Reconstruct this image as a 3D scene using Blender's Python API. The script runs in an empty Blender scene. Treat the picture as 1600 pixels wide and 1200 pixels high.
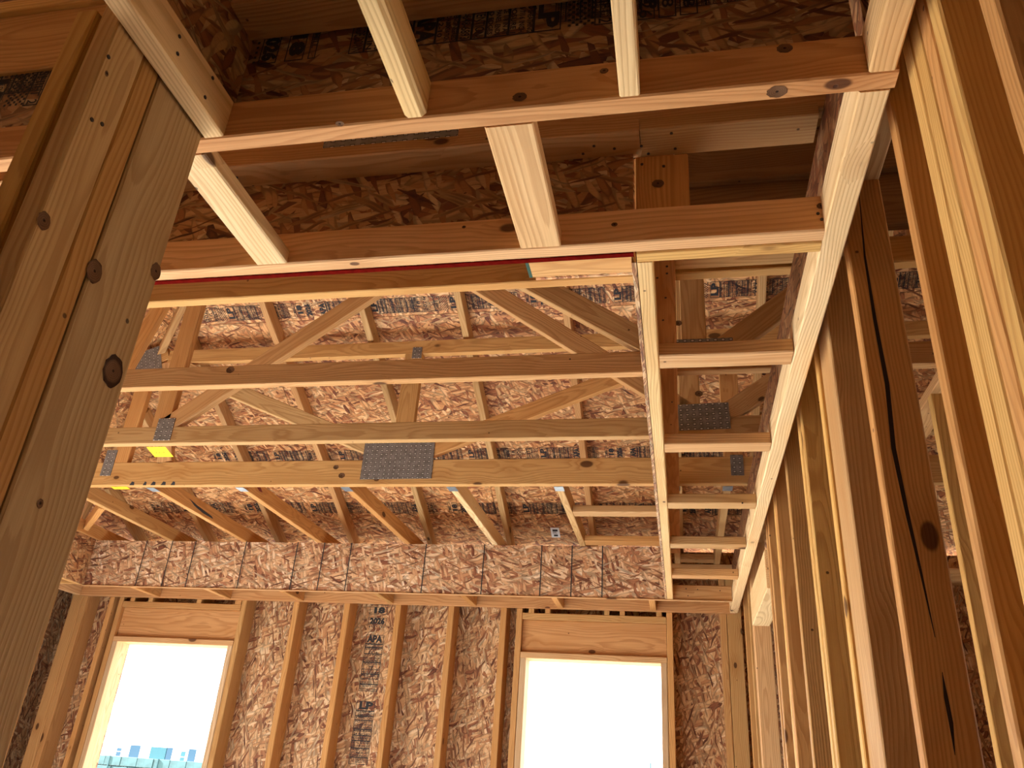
import bpy, bmesh, math, random
from mathutils import Vector, Matrix
random.seed(7)
IN = 0.0254
CAMZ = 67.0                       # camera height above the slab, inches
def P(x, y, z): return Vector((x*IN, y*IN, (z+CAMZ)*IN))
scene = bpy.context.scene
COL = scene.collection

# ------------------------------------------------------------------ camera
def cam_axes(a, b, c):
    f = Vector((math.sin(a)*math.cos(b), math.cos(a)*math.cos(b), math.sin(b)))
    r = Vector((math.cos(a), -math.sin(a), 0)); u = r.cross(f)
    return r*math.cos(c)+u*math.sin(c), -r*math.sin(c)+u*math.cos(c), f
cr, cu, cf = cam_axes(-0.22287812, 0.46228092, 0.0722274)
cam = bpy.data.cameras.new('camera'); cam.sensor_width = 36; cam.lens = 36*1246.75/1600
cam.clip_start = 0.02; cam.clip_end = 500
camo = bpy.data.objects.new('camera', cam); COL.objects.link(camo)
m = Matrix((cr, cu, -cf)).transposed().to_4x4(); m.translation = P(0, 0, 0)
camo.matrix_world = m; scene.camera = camo

# ------------------------------------------------------------------ light
w = bpy.data.worlds.new('sky'); scene.world = w; w.use_nodes = True
bg = w.node_tree.nodes['Background']; bg.inputs[0].default_value = (0.88, 0.94, 1.0, 1); bg.inputs[1].default_value = 1.6
sd = bpy.data.lights.new('sun', 'SUN'); sd.energy = 18.0; sd.angle = math.radians(1.0); sd.color = (.95, .98, 1.0)
sun = bpy.data.objects.new('sun', sd); COL.objects.link(sun)
sun.rotation_euler = Vector((0.80, 0.12, -0.48)).to_track_quat('-Z', 'Y').to_euler()
scene.view_settings.view_transform = 'Standard'; scene.view_settings.look = 'None'
scene.view_settings.gamma = 1; scene.view_settings.use_curve_mapping = False
scene.view_settings.exposure = 1.85
scene.cycles.max_bounces = 8; scene.cycles.diffuse_bounces = 6; scene.cycles.sample_clamp_indirect = 6
scene.cycles.use_denoising = True

# ------------------------------------------------------------------ material helpers
class N:
    def __init__(s, name):
        s.m = bpy.data.materials.new(name); s.m.use_nodes = True; s.t = s.m.node_tree
        s.b = s.t.nodes['Principled BSDF']
    def n(s, typ, **kw):
        o = s.t.nodes.new('ShaderNode'+typ)
        ins = kw.pop('i', {})
        for k, v in kw.items(): setattr(o, k, v)
        for k, v in ins.items(): s.put(o.inputs[k], v)
        return o
    def put(s, sock, v):
        if isinstance(v, bpy.types.NodeSocket): s.t.links.new(v, sock)
        elif isinstance(v, bpy.types.Node): s.t.links.new(v.outputs[0], sock)
        else: sock.default_value = v
    def math(s, op, a, b=0.0, c=0.0, clamp=False):
        o = s.n('Math', operation=op, use_clamp=clamp)
        s.put(o.inputs[0], a); s.put(o.inputs[1], b); s.put(o.inputs[2], c); return o.outputs[0]
    def vmath(s, op, a, b=None):
        o = s.n('VectorMath', operation=op); s.put(o.inputs[0], a)
        if b is not None: s.put(o.inputs[1], b)
        return o.outputs['Value'] if op in ('LENGTH', 'DOT_PRODUCT', 'DISTANCE') else o.outputs[0]
    def mr(s, v, a, b, c=0.0, d=1.0, smooth=False):
        o = s.n('MapRange'); o.interpolation_type = 'SMOOTHSTEP' if smooth else 'LINEAR'
        for k, x in enumerate((v, a, b, c, d)): s.put(o.inputs[k], x)
        return o.outputs[0]
    def mix(s, f, a, b, mode='MIX'):
        o = s.n('Mix', data_type='RGBA', blend_type=mode); s.put(o.inputs[0], f)
        for k, x in ((6, a), (7, b)):
            s.put(o.inputs[k], x if not isinstance(x, tuple) or len(x) == 4 else (*x, 1))
        return o.outputs[2]
    def xyz(s, x, y, z):
        o = s.n('CombineXYZ'); s.put(o.inputs[0], x); s.put(o.inputs[1], y); s.put(o.inputs[2], z); return o.outputs[0]
    def noise(s, vec, scale, detail=2.0, rough=.5):
        o = s.n('TexNoise'); s.put(o.inputs['Vector'], vec); o.inputs['Scale'].default_value = scale
        o.inputs['Detail'].default_value = detail; o.inputs['Roughness'].default_value = rough
        return o.outputs[0]
    def bump(s, h, dist, strength=1.0):
        o = s.n('Bump'); s.put(o.inputs['Height'], h); o.inputs['Distance'].default_value = dist
        o.inputs['Strength'].default_value = strength; s.put(s.b.inputs['Normal'], o.outputs[0])

def wood_material():
    s = N('sawn lumber')
    tc = s.n('TexCoord').outputs['Object']; oi = s.n('ObjectInfo')
    r = oi.outputs['Random']
    sp = s.n('SeparateXYZ'); s.put(sp.inputs[0], tc)
    r2 = s.math('FRACT', s.math('MULTIPLY', r, 37.7)); r3 = s.math('FRACT', s.math('MULTIPLY', r, 91.3))
    off = s.xyz(s.math('MULTIPLY', r, 31.0), s.mr(r2, 0, 1, -.055, .055), s.mr(r3, 0, 1, .015, .10))
    p = s.vmath('ADD', tc, off)
    pl = s.vmath('MULTIPLY', p, (1.9, 6, 6))
    warp = s.math('MULTIPLY', s.math('SUBTRACT', s.noise(pl, 1.0, 1), .5), .060)
    # knots: a few of the cells of a coarse voronoi
    vo = s.n('TexVoronoi'); s.put(vo.inputs['Vector'], s.vmath('MULTIPLY', p, (5.2, 9.5, 9.5))); vo.inputs['Scale'].default_value = 1.0
    vc = s.n('SeparateColor'); s.put(vc.inputs[0], vo.outputs['Color'])
    sel = s.math('GREATER_THAN', vc.outputs[0], .70)
    d = vo.outputs['Distance']
    krad = s.mr(vc.outputs[1], 0, 1, .06, .20)
    infl = s.math('MULTIPLY', sel, s.mr(d, .0, .55, 1, 0, True))
    knot = s.math('MULTIPLY', sel, s.mr(s.math('DIVIDE', d, krad), .75, 1.1, 1, 0, True))
    sq = s.n('SeparateXYZ'); s.put(sq.inputs[0], p)
    rad = s.math('SQRT', s.math('ADD', s.math('POWER', sq.outputs[1], 2.0), s.math('POWER', sq.outputs[2], 2.0)))
    rad = s.math('ADD', rad, s.math('MULTIPLY', s.math('SUBTRACT', s.noise(s.vmath('MULTIPLY', p, (.4, 55, 55)), 1.0, 2), .5), .010))
    rad = s.math('ADD', s.math('ADD', rad, warp), s.math('MULTIPLY', infl, .012))
    sawt = s.math('FRACT', s.math('DIVIDE', rad, .0078))
    late = s.math('MULTIPLY', s.mr(sawt, .35, .82, 0, 1, True), s.mr(sawt, .90, 1.0, 1, 0, True))
    fine = s.noise(s.vmath('MULTIPLY', p, (6, 260, 260)), 1.0, 2)
    big = s.noise(s.vmath('MULTIPLY', p, (1.6, 14, 14)), 1.0, 2)
    c = s.mix(s.math('MULTIPLY', late, .48), (.61, .415, .20), (.34, .17, .06))
    c = s.mix(s.mr(fine, .35, .7, 0, .35), c, (.42, .245, .10))
    c = s.mix(s.mr(big, .42, .72, 0, .45), c, (.44, .235, .08))
    c = s.mix(s.math('MULTIPLY', infl, .35), c, (.32, .145, .045))
    c = s.mix(s.math('MULTIPLY', knot, .88), c, (.07, .028, .012))
    # nail holes and small dark flecks
    v2 = s.n('TexVoronoi'); s.put(v2.inputs['Vector'], p); v2.inputs['Scale'].default_value = 17
    s2 = s.n('SeparateColor'); s.put(s2.inputs[0], v2.outputs['Color'])
    fl = s.math('MULTIPLY', s.math('GREATER_THAN', s2.outputs[0], .78), s.mr(v2.outputs['Distance'], .055, .085, 1, 0))
    c = s.mix(s.math('MULTIPLY', fl, .8), c, (.06, .03, .02))
    c = s.mix(1.0, c, oi.outputs['Color'], 'MULTIPLY')
    s.put(s.b.inputs['Base Color'], c); s.b.inputs['Roughness'].default_value = .62
    s.b.inputs['Specular IOR Level'].default_value = .14
    s.bump(s.math('SUBTRACT', s.math('MULTIPLY', late, .5), s.math('ADD', fl, s.math('MULTIPLY', fine, .5))), .0008, .7)
    return s.m

def osb_material(name, dark=1.0):
    s = N(name)
    tc = s.n('TexCoord').outputs['Object']; r = s.n('ObjectInfo').outputs['Random']
    p = s.vmath('ADD', tc, s.xyz(s.math('MULTIPLY', r, 53.0), s.math('MULTIPLY', r, 29.0), 0.0))
    sz = s.n('SeparateXYZ'); s.put(sz.inputs[0], tc); p = s.vmath('ADD', p, s.xyz(s.math('MULTIPLY', sz.outputs[2], 1.2), s.math('MULTIPLY', sz.outputs[2], 2.8), 0.0))
    wv = s.n('TexNoise'); s.put(wv.inputs['Vector'], p); wv.inputs['Scale'].default_value = 9; wv.inputs['Detail'].default_value = 1
    p = s.vmath('ADD', p, s.vmath('MULTIPLY', s.vmath('SUBTRACT', wv.outputs['Color'], (.5, .5, .5)), (.035, .035, 0)))
    col = None; hgt = None
    layers = [(0.1, 9, 48), (-0.4, 11, 60), (0.6, 12, 62), (-.9, 15, 60), (0.25, 13, 85), (-.2, 11, 70), (1.2, 18, 75), (.45, 12, 120), (-.3, 14, 150)]
    for k, (a, sx, sy) in enumerate(layers):
        mp = s.n('Mapping'); s.put(mp.inputs[0], p); mp.inputs['Rotation'].default_value = (0, 0, a)
        mp.inputs['Location'].default_value = (k*3.1, k*1.7, 0)
        q = s.vmath('MULTIPLY', mp.outputs[0], (sx*.85, sy*.82, 0))
        v = s.n('TexVoronoi'); v.voronoi_dimensions = '2D'; s.put(v.inputs['Vector'], q); v.inputs['Scale'].default_value = 1; v.inputs['Randomness'].default_value = .95
        sc = s.n('SeparateColor'); s.put(sc.inputs[0], v.outputs['Color'])
        ramp = s.n('ValToRGB'); s.put(ramp.inputs[0], sc.outputs[1]); e = ramp.color_ramp.elements
        e[0].position = 0; e[0].color = (.13, .04, .018, 1)
        for pos, cc in ((.16, (.29, .115, .05)), (.36, (.44, .22, .095)), (.62, (.53, .315, .15)), (.86, (.60, .40, .215))):
            x = e.new(pos); x.color = (*cc, 1)
        e[-1].position = 1; e[-1].color = (.66, .49, .30, 1)
        if col is None: col = ramp.outputs[0]; hgt = sc.outputs[2]
        else:
            mk = s.math('GREATER_THAN', sc.outputs[0], .66 if k < 7 else .88)
            edge = s.mr(v.outputs['Distance'], .35, .62, 1.0, .55, True)
            if k >= 7: edge = s.mr(v.outputs['Distance'], .2, .5, .42, .7)
            col2 = s.mix(1.0, ramp.outputs[0], s.n('CombineColor', i={0: edge, 1: edge, 2: edge}).outputs[0], 'MULTIPLY')
            col = s.mix(mk, col, col2)
            mh = s.n('Mix', data_type='FLOAT'); s.put(mh.inputs[0], mk); s.put(mh.inputs[2], hgt); s.put(mh.inputs[3], s.math('ADD', sc.outputs[2], .3*k)); hgt = mh.outputs[0]
    g = s.noise(s.vmath('MULTIPLY', p, (40, 220, 1)), 1.0, 2)
    col = s.mix(s.mr(g, .45, .75, 0, .35), col, (.24, .09, .045))
    col = s.mix(1.0, col, (1.22, 1.2, 1.16), 'MULTIPLY')
    col = s.mix(1.0, col, s.n('ObjectInfo').outputs['Color'], 'MULTIPLY')
    s.put(s.b.inputs['Base Color'], col)
    s.b.inputs['Roughness'].default_value = .55; s.b.inputs['Specular IOR Level'].default_value = .3
    s.bump(hgt, .0016, .8)
    return s.m

def plain(name, col, rough=.6, metal=0.0, nscale=0, namt=0.0, bump=0):
    s = N(name); s.b.inputs['Roughness'].default_value = rough; s.b.inputs['Metallic'].default_value = metal
    tc = s.n('TexCoord').outputs['Object']
    n = s.noise(tc, nscale or 12, 4)
    c = s.mix(s.mr(n, .3, .7, 0, 1), tuple(x*(1-namt) for x in col), tuple(min(1, x*(1+namt)) for x in col))
    s.put(s.b.inputs['Base Color'], c)
    if bump: s.bump(n, bump)
    return s.m

def plate_material():
    s = N('galvanized truss plate'); tc = s.n('TexCoord').outputs['Object']
    sp = s.n('SeparateXYZ'); s.put(sp.inputs[0], tc)
    row = s.math('FLOOR', s.math('DIVIDE', sp.outputs[1], .0085))
    fx = s.math('ABSOLUTE', s.math('SUBTRACT', s.math('FRACT', s.math('ADD', s.math('DIVIDE', sp.outputs[0], .027), s.math('MULTIPLY', row, .0))), .5))
    fy = s.math('ABSOLUTE', s.math('SUBTRACT', s.math('FRACT', s.math('DIVIDE', sp.outputs[1], .0225)), .5))
    sl = s.math('MULTIPLY', s.math('LESS_THAN', fx, .24), s.math('LESS_THAN', fy, .27))
    tooth = s.math('MULTIPLY', s.math('LESS_THAN', fx, .16), s.math('LESS_THAN', fy, .13))
    n = s.noise(tc, 30, 4)
    c = s.mix(s.mr(n, .35, .65), (.17, .155, .14), (.27, .255, .24))
    c = s.mix(sl, c, (.07, .065, .06)); c = s.mix(tooth, c, (.62, .60, .56))
    s.put(s.b.inputs['Base Color'], c); s.b.inputs['Metallic'].default_value = .35; s.b.inputs['Roughness'].default_value = .5
    s.bump(s.math('SUBTRACT', tooth, sl), .0015, .8)
    return s.m

WOOD = wood_material(); OSB = osb_material('oriented strand board')
PLATE = plate_material()
INK = plain('black print ink', (.015, .013, .014), .7)
RED = plain('red edge sealer', (.13, .006, .004), .95, 0, 60, .3); RED.node_tree.nodes['Principled BSDF'].inputs['Specular IOR Level'].default_value = 0
GREEN = plain('green paint', (.005, .06, .035), .6)
YELLOW = plain('yellow paper tag', (.85, .62, .01), .6)
WHITE = plain('white paper label', (.8, .8, .78), .6)
STEEL = plain('galvanized hanger steel', (.26, .33, .40), .4, .6, 40, .15)
CONC = plain('concrete slab', (.52, .525, .53), .8, 0, 3, .1)
DIRT = plain('graded dirt', (.44, .37, .29), .95, 0, 2, .2)
BLOCK = plain('masonry fence block', (.034, .082, .086), .9, 0, 6, .3)
MORTAR = plain('fence mortar', (.018, .060, .067), .9)
STUCCO = plain('white stucco', (.86, .86, .84), .9, 0, 8, .04)
GLASS = plain('blue window glass', (.02, .115, .15), .15, 0, .4, .3)
GLASS2 = plain('deep blue window glass', (.015, .07, .13), .15, 0, .4, .3)
WIREM = plain('dark cable', (.02, .07, .08), .6)

# ------------------------------------------------------------------ geometry helpers (inches in, metres out)
TINTS = {'fir': [(1, .93, .86), (1.05, .9, .8), (.95, .86, .8), (1.0, .97, .9)],
         'pink': [(1.2, 1.08, 1.05), (1.15, 1.05, 1.05), (1.12, 1.0, .98)],
         'pale': [(1.45, 1.6, 1.8), (1.4, 1.5, 1.6)],
         'gold': [(1.25, 1.12, .72), (1.2, 1.08, .75)],
         'orange': [(1.05, .82, .60), (1.0, .80, .62), (.98, .84, .66)],
         'brown': [(.8, .68, .58), (.85, .7, .62)],
         'grey': [(.9, .95, 1.05)]}
def empty(name, loc=(0, 0, 0), parent=None):
    o = bpy.data.objects.new(name, None); COL.objects.link(o); o.empty_display_size = .1
    if parent is None: o.location = P(*loc)
    else: o.parent = parent
    bpy.context.view_layer.update() if False else None
    o['_o'] = 1; del o['_o']
    return o
ORG = {}
def thing(name, loc, label, cat, group=None):
    o = bpy.data.objects.new(name, None); COL.objects.link(o); o.empty_display_size = .1
    o.location = P(*loc); ORG[o.name] = o.location.copy(); o['label'] = label; o['category'] = cat
    if group: o['group'] = group
    return o
def struct(name, loc=(0, 0, 0)):
    o = bpy.data.objects.new(name, None); COL.objects.link(o); o.empty_display_size = .1
    o.location = P(*loc); ORG[o.name] = o.location.copy(); o['kind'] = 'structure'
    return o
MW = {}
def place(o, M, parent):
    """world matrix M for o, below parent (whose world matrix is known)"""
    MW[o.name] = M
    if parent is None: o.matrix_world = M; return
    pm = MW.get(parent.name) or Matrix.Translation(ORG[parent.name])
    o.parent = parent; o.matrix_parent_inverse = Matrix.Identity(4)
    o.matrix_basis = pm.inverted() @ M
MESH = {}
def board_mesh(L, W, T, mat, ch=.12):
    k = (round(L, 2), round(W, 2), round(T, 2), mat.name, ch)
    if k in MESH: return MESH[k]
    l, a, b, c = L*IN/2, W*IN/2, T*IN/2, min(ch, T*.3, W*.3)*IN
    sec = [(-a+c, -b), (a-c, -b), (a, -b+c), (a, b-c), (a-c, b), (-a+c, b), (-a, b-c), (-a, -b+c)]
    vs = [(-l, y, z) for y, z in sec]+[(l, y, z) for y, z in sec]
    fs = [(i, i+8, (i+1) % 8+8, (i+1) % 8) for i in range(8)]+[tuple(range(8)), tuple(range(15, 7, -1))]
    me = bpy.data.meshes.new('board'); me.from_pydata(vs, [], fs); me.update()
    bm = bmesh.new(); bm.from_mesh(me); bmesh.ops.recalc_face_normals(bm, faces=bm.faces); bm.to_mesh(me); bm.free()
    me.materials.append(mat); MESH[k] = me; return me
def beam(name, A, B, W, T, wdir, parent, tint='fir', mat=None, ch=.12):
    """board from A to B (centre line); W measured along wdir, T across"""
    A, B = Vector(A), Vector(B); X = (B-A); L = X.length; X.normalize()
    Y = Vector(wdir); Y = (Y-X*Y.dot(X)).normalized(); Z = X.cross(Y)
    o = bpy.data.objects.new(name, board_mesh(L, W, T, mat or WOOD, ch)); COL.objects.link(o)
    M = Matrix((X, Y, Z)).transposed().to_4x4(); M.translation = P(*((A+B)/2))
    place(o, M, parent)
    t = random.choice(TINTS[tint]) if isinstance(tint, str) else tint
    v = random.uniform(.94, 1.06); o.color = (t[0]*v, t[1]*v, t[2]*v, 1)
    return o
def bx(name, x, y, z, parent, tint='fir', mat=None, ch=.12):
    """axis aligned board from three ranges; the grain follows the longest side"""
    c = [(a+b)/2 for a, b in (x, y, z)]; s = [abs(b-a) for a, b in (x, y, z)]
    k = s.index(max(s)); A = list(c); B = list(c); A[k] -= s[k]/2; B[k] += s[k]/2
    rest = [i for i in range(3) if i != k]; rest.sort(key=lambda i: -s[i])
    wd = [0, 0, 0]; wd[rest[0]] = 1
    return beam(name, A, B, s[rest[0]], s[rest[1]], wd, parent, tint, mat, ch)
def panel(name, O, X, Y, pts, T, parent, tint=(1, 1, 1), mat=None):
    """sheet: polygon pts (inches, in the X,Y frame at O), thickness T along +X x Y"""
    X = Vector(X).normalized(); Y = Vector(Y).normalized(); Z = X.cross(Y)
    n = len(pts); ar = sum(pts[i][0]*pts[(i+1) % n][1]-pts[(i+1) % n][0]*pts[i][1] for i in range(n))
    if ar < 0: pts = pts[::-1]
    cx = sum(p[0] for p in pts)/n; cy = sum(p[1] for p in pts)/n
    vs = [((x-cx)*IN, (y-cy)*IN, 0) for x, y in pts]+[((x-cx)*IN, (y-cy)*IN, T*IN) for x, y in pts]
    fs = [tuple(range(n-1, -1, -1)), tuple(range(n, 2*n))]+[(i, (i+1) % n, (i+1) % n+n, i+n) for i in range(n)]
    me = bpy.data.meshes.new(name); me.from_pydata(vs, [], fs); me.update(); me.materials.append(mat or OSB)
    o = bpy.data.objects.new(name, me); COL.objects.link(o)
    M = Matrix((X, Y, Z)).transposed().to_4x4(); M.translation = P(*(Vector(O)+X*cx+Y*cy))
    place(o, M, parent); v = random.uniform(.93, 1.05); o.color = (*(c*v for c in tint), 1)
    return o
def flat_mesh(name, quads, mat):
    """thin printed marks: list of (x0,x1,y0,y1) inches"""
    vs = []; fs = []
    for x0, x1, y0, y1 in quads:
        k = len(vs); vs += [(x0*IN, y0*IN, 0), (x1*IN, y0*IN, 0), (x1*IN, y1*IN, 0), (x0*IN, y1*IN, 0)]; fs.append((k, k+1, k+2, k+3))
    me = bpy.data.meshes.new(name); me.from_pydata(vs, [], fs); me.update(); me.materials.append(mat); return me

# ------------------------------------------------------------------ printed grade stamps
def text_verts(txt, size, cx, y, width=None, bold=0.0):
    cu = bpy.data.curves.new('t', 'FONT'); cu.body = txt; cu.size = size*IN; cu.align_x = 'CENTER'; cu.align_y = 'CENTER'
    cu.resolution_u = 2; cu.offset = bold*IN; cu.fill_mode = 'FRONT'
    o = bpy.data.objects.new('t', cu); COL.objects.link(o); dg = bpy.context.evaluated_depsgraph_get(); dg.update()
    me = bpy.data.meshes.new_from_object(o.evaluated_get(dg))
    vs = [Vector(v.co) for v in me.vertices]; fs = [tuple(p.vertices) for p in me.polygons]
    bpy.data.objects.remove(o); bpy.data.curves.remove(cu); bpy.data.meshes.remove(me)
    if width and vs:
        w0 = max(v.x for v in vs)-min(v.x for v in vs)
        k = width*IN/w0
        vs = [Vector((v.x*k, v.y, 0)) for v in vs]
    return [(v.x+cx*IN, v.y+y*IN, 0) for v in vs], fs
def stamp_mesh(rows, name):
    """rows: (kind, text, height); text sits across a 5.2 inch column, rows run down -Y"""
    vs = []; fs = []
    def add(v, f):
        k = len(vs); vs.extend(v); fs.extend([tuple(i+k for i in p) for p in f])
    def quad(x0, x1, y0, y1): add([(x0*IN, y0*IN, 0), (x1*IN, y0*IN, 0), (x1*IN, y1*IN, 0), (x0*IN, y1*IN, 0)], [(0, 1, 2, 3)])
    y = 0; W = 2.6
    for kind, txt, h in rows:
        if kind == 'gap': y -= h; continue
        if kind == 'dots':
            for i in range(14):
                for j in range(int(h/.36)): 
                    if (i+j) % 2: quad(-W+.35*i+.1, -W+.35*i+.42, y-.36*j-.3, y-.36*j-.02)
            y -= h; continue
        quad(-W, W, y-.12, y); quad(-W, W, y-h, y-h+.12)
        quad(-W, -W+.15, y-h, y); quad(W-.15, W, y-h, y)
        if kind == 'big': add(*text_verts(txt, h*1.02, 0, y-h/2, min(4.4, .8*h*len(txt)), .13))
        else:
            ls = txt.split('|'); lh = h/len(ls)
            for i, l in enumerate(ls):
                add(*text_verts(l, lh*.92, 0, y-lh*(i+.5), min(4.8, .66*lh*len(l)), .02))
        y -= h
    me = bpy.data.meshes.new(name); me.from_pydata(vs, [], fs); me.update(); me.materials.append(INK)
    return me, -y
ROWS_A = [('box', 'MILL', .8), ('gap', '', .5), ('big', '18', 2.0), ('gap', '', .9), ('big', '2026', 2.0), ('gap', '', .3), ('dots', '', .7), ('gap', '', 1.6),
          ('big', 'APA', 2.4), ('box', 'THE ENGINEERED|WOOD ASSOCIATION', 1.0), ('box', 'RATED SHEATHING|24/16', 1.6), ('box', '7/16 INCH|SIZED FOR SPACING|EXPOSURE 1', 2.2),
          ('box', 'THICKNESS 0.418 IN|000|PS 2-10 SHEATHING|PRP-108  HUD-UM-40', 3.0), ('box', 'PANEL GRADE|SHEATHING SPAN|24/16 15/32 CAT', 2.6), ('box', 'STRENGTH AXIS|THIS DIRECTION', 1.8), ('gap', '', 2.4),
          ('big', 'LP', 2.4), ('box', 'FLAKEBOARD|SHEATHING', 1.3), ('box', 'ATTENTION:', 1.0), ('box', 'SPACE PANELS 1/8 IN|AT ALL ENDS AND EDGES|UNLESS NOTED', 2.2),
          ('box', 'MAXIMUM SPAN|24 INCHES', 1.5), ('box', '800-648-6893', 1.2), ('box', 'INSTALL SCREENED|SIDE UP OR SIDE OUT', 1.8), ('box', 'KEEP DRY|STORE FLAT|COVER PANELS', 2.2), ('box', '(THIS SIDE DOWN)', 1.6)]
ROWS_B = [('box', 'FEB', 1.6), ('gap', '', .3), ('box', '18', 1.6), ('gap', '', .3), ('box', '2026', 1.8), ('gap', '', .3), ('box', 'C', 1.6), ('box', 'SHIFT 2', 1.8), ('dots', '', 2.8),
          ('gap', '', .3), ('big', 'LP', 2.6), ('box', 'RATED SHEATHING|24/16 7/16 INCH|EXPOSURE 1', 2.4), ('box', 'SPACE 1/8 IN AT|ALL PANEL ENDS|AND EDGES', 2.2), ('box', 'ATTENTION:', 1.4), ('box', '800-648-6893', 1.4),
          ('box', 'THE ENGINEERED|WOOD ASSOCIATION|PS 2-10', 2.2), ('big', 'APA', 2.4), ('box', '24/16|SHEATHING SPAN', 2.2), ('box', 'PRP-108|HUD-UM-40|0.418 IN', 2.6), ('box', 'THIS SIDE DOWN', 1.6)]
ST_A, LEN_A = stamp_mesh(ROWS_A, 'printed_stamp'); ST_B, LEN_B = stamp_mesh(ROWS_B, 'printed_stamp')
def stamp(parent, me, at, acr, down, nrm, scale=1.0, name='printed_stamp'):
    """put a stamp: acr = reading direction, -down... rows run along `down`; nrm = towards the viewer"""
    X = Vector(acr).normalized(); Yv = -Vector(down).normalized(); Z = Vector(nrm).normalized()
    o = bpy.data.objects.new(name, me); COL.objects.link(o)
    M = Matrix((X*scale, Yv*scale, Z*scale)).transposed().to_4x4(); M.translation = P(*(Vector(at)+Z*.03))
    place(o, M, parent); return o

# ================================================================== SETTING
ZS, ZC = 40.94, 53.5              # underside of soffit frames, underside of trusses
ZF = -67.0
def box_obj(name, x, y, z, mat, parent=None, kind=None):
    o = bpy.data.objects.new(name, board_mesh(x[1]-x[0], y[1]-y[0], z[1]-z[0], mat, .02)); COL.objects.link(o)
    M = Matrix.Translation(P((x[0]+x[1])/2, (y[0]+y[1])/2, (z[0]+z[1])/2)); place(o, M, parent)
    if kind: o['kind'] = kind
    return o
box_obj('floor', (-188, 330), (-150, 216), (ZF-4, ZF), CONC, kind='structure')
box_obj('ground', (-6000, 6000), (-3000, 9000), (ZF-14, ZF-8), DIRT, kind='structure')

# ---- far exterior wall
YW = 209.6
wall = struct('wall_back', (0, YW, ZF))
def vstud(parent, x, z=(ZF+1.5, 50.5), y=(YW, YW+5.5), tint='orange', name='stud'):
    return bx(name, x, y, z, parent, tint)
for x in [(-175.7, -172.2), (-172.1, -170.5), (-163.1, -161.6), (-105.0, -103.4), (-90.0, -88.4), (-75.2, -73.7), (-60.4, -58.8), (-46.1, -44.5), (9.9, 11.4), (11.5, 15.0)]:
    vstud(wall, x)
for x in [(30, 31.5), (46, 47.5), (62, 63.5), (78, 79.5), (126, 127.5), (142, 143.5)]: vstud(wall, x)
bx('bottom_plate', (-181, 330), (YW, YW+5.5), (ZF, ZF+1.5), wall)
bx('top_plate', (-181, 330), (YW, YW+5.5), (50.5, 52), wall); bx('top_plate', (-181, 330), (YW, YW+5.5), (52, 53.5), wall)
YS = YW+5.5
def wall_panel(parent, x0, x1, z0, z1, tint=(1, 1, 1)):   # strands run up the wall
    return panel('sheathing_panel', (x0, YS, z0), (0, 0, -1), (1, 0, 0), [(0, 0), (-(z1-z0), 0), (-(z1-z0), x1-x0), (0, x1-x0)], -.45, parent, tint)
Z1, ZT, SILL = 28.6, 58.0, -31.0
wins = [(-156.8, -122.4), (-38.7, -4.9), (190, 290)]  # last opening is unseen, added to light the left post from the right
xs = -182.0
for a, b in wins+[(330, 330)]:
    x = xs
    while x < a-.01:
        x2 = min(a, x+48); wall_panel(wall, x+.06, x2-.06, ZF, ZT); x = x2
    if b > a:
        wall_panel(wall, a, b, Z1, ZT, (.8, .8, .8)); wall_panel(wall, a, b, ZF, SILL)
    xs = b
st = stamp(wall, ST_A, (-82.0, YS, 42.6), (1, 0, 0), (0, 0, -1), (0, -1, 0), 1.0)
stamp(wall, ST_B, (-82.0, YS, 42.6-LEN_A-1), (1, 0, 0), (0, 0, -1), (0, -1, 0), 1.0)
# window openings (no sash fitted yet)
for k, (a, b) in enumerate(wins[:2]):
    wn = struct('window_%d' % (k+1), ((a+b)/2, YW, Z1))
    for s, e in ((-1, a), (1, b)):
        x = (e-1.5, e) if s < 0 else (e, e+1.5)
        bx('trimmer_stud', x, (YW, YW+5.5), (ZF+1.5, Z1), wn, (1.15, 1.2, 1.45))
        x = (e-3.1, e-1.6) if s < 0 else (e+1.6, e+3.1)
        bx('king_stud', x, (YW, YW+5.5), (ZF+1.5, 50.5), wn, 'orange')
    bx('header_plate', (a-1.5, b+1.5), (YW, YW+5.5), (Z1, Z1+1.5), wn, 'pink')
    bx('header', (a-1.5, b+1.5), (YW+1.2, YW+4.7), (Z1+1.5, 38.3), wn, (1.1, .86, .72))
    bx('header_plate', (a-1.5, b+1.5), (YW, YW+5.5), (38.3, 39.9), wn, 'orange')
    bx('sill_plate', (a, b), (YW, YW+5.5), (SILL-1.5, SILL), wn, 'pink')
    cr_x = [(-156.3, -150.6), (-150.5, -149), (-135, -133.5), (-123, -121)] if k == 0 else [(-38.7, -37.2), (-34.3, -32.9), (-19, -17.6), (-15, -13.7), (-5.8, -4.4)]
    for x in cr_x:
        if x[1]-x[0] > 2: x = (x[0], x[0]+1.5)
        bx('cripple_stud', x, (YW, YW+5.5), (39.9, 50.5), wn, 'orange')

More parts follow.
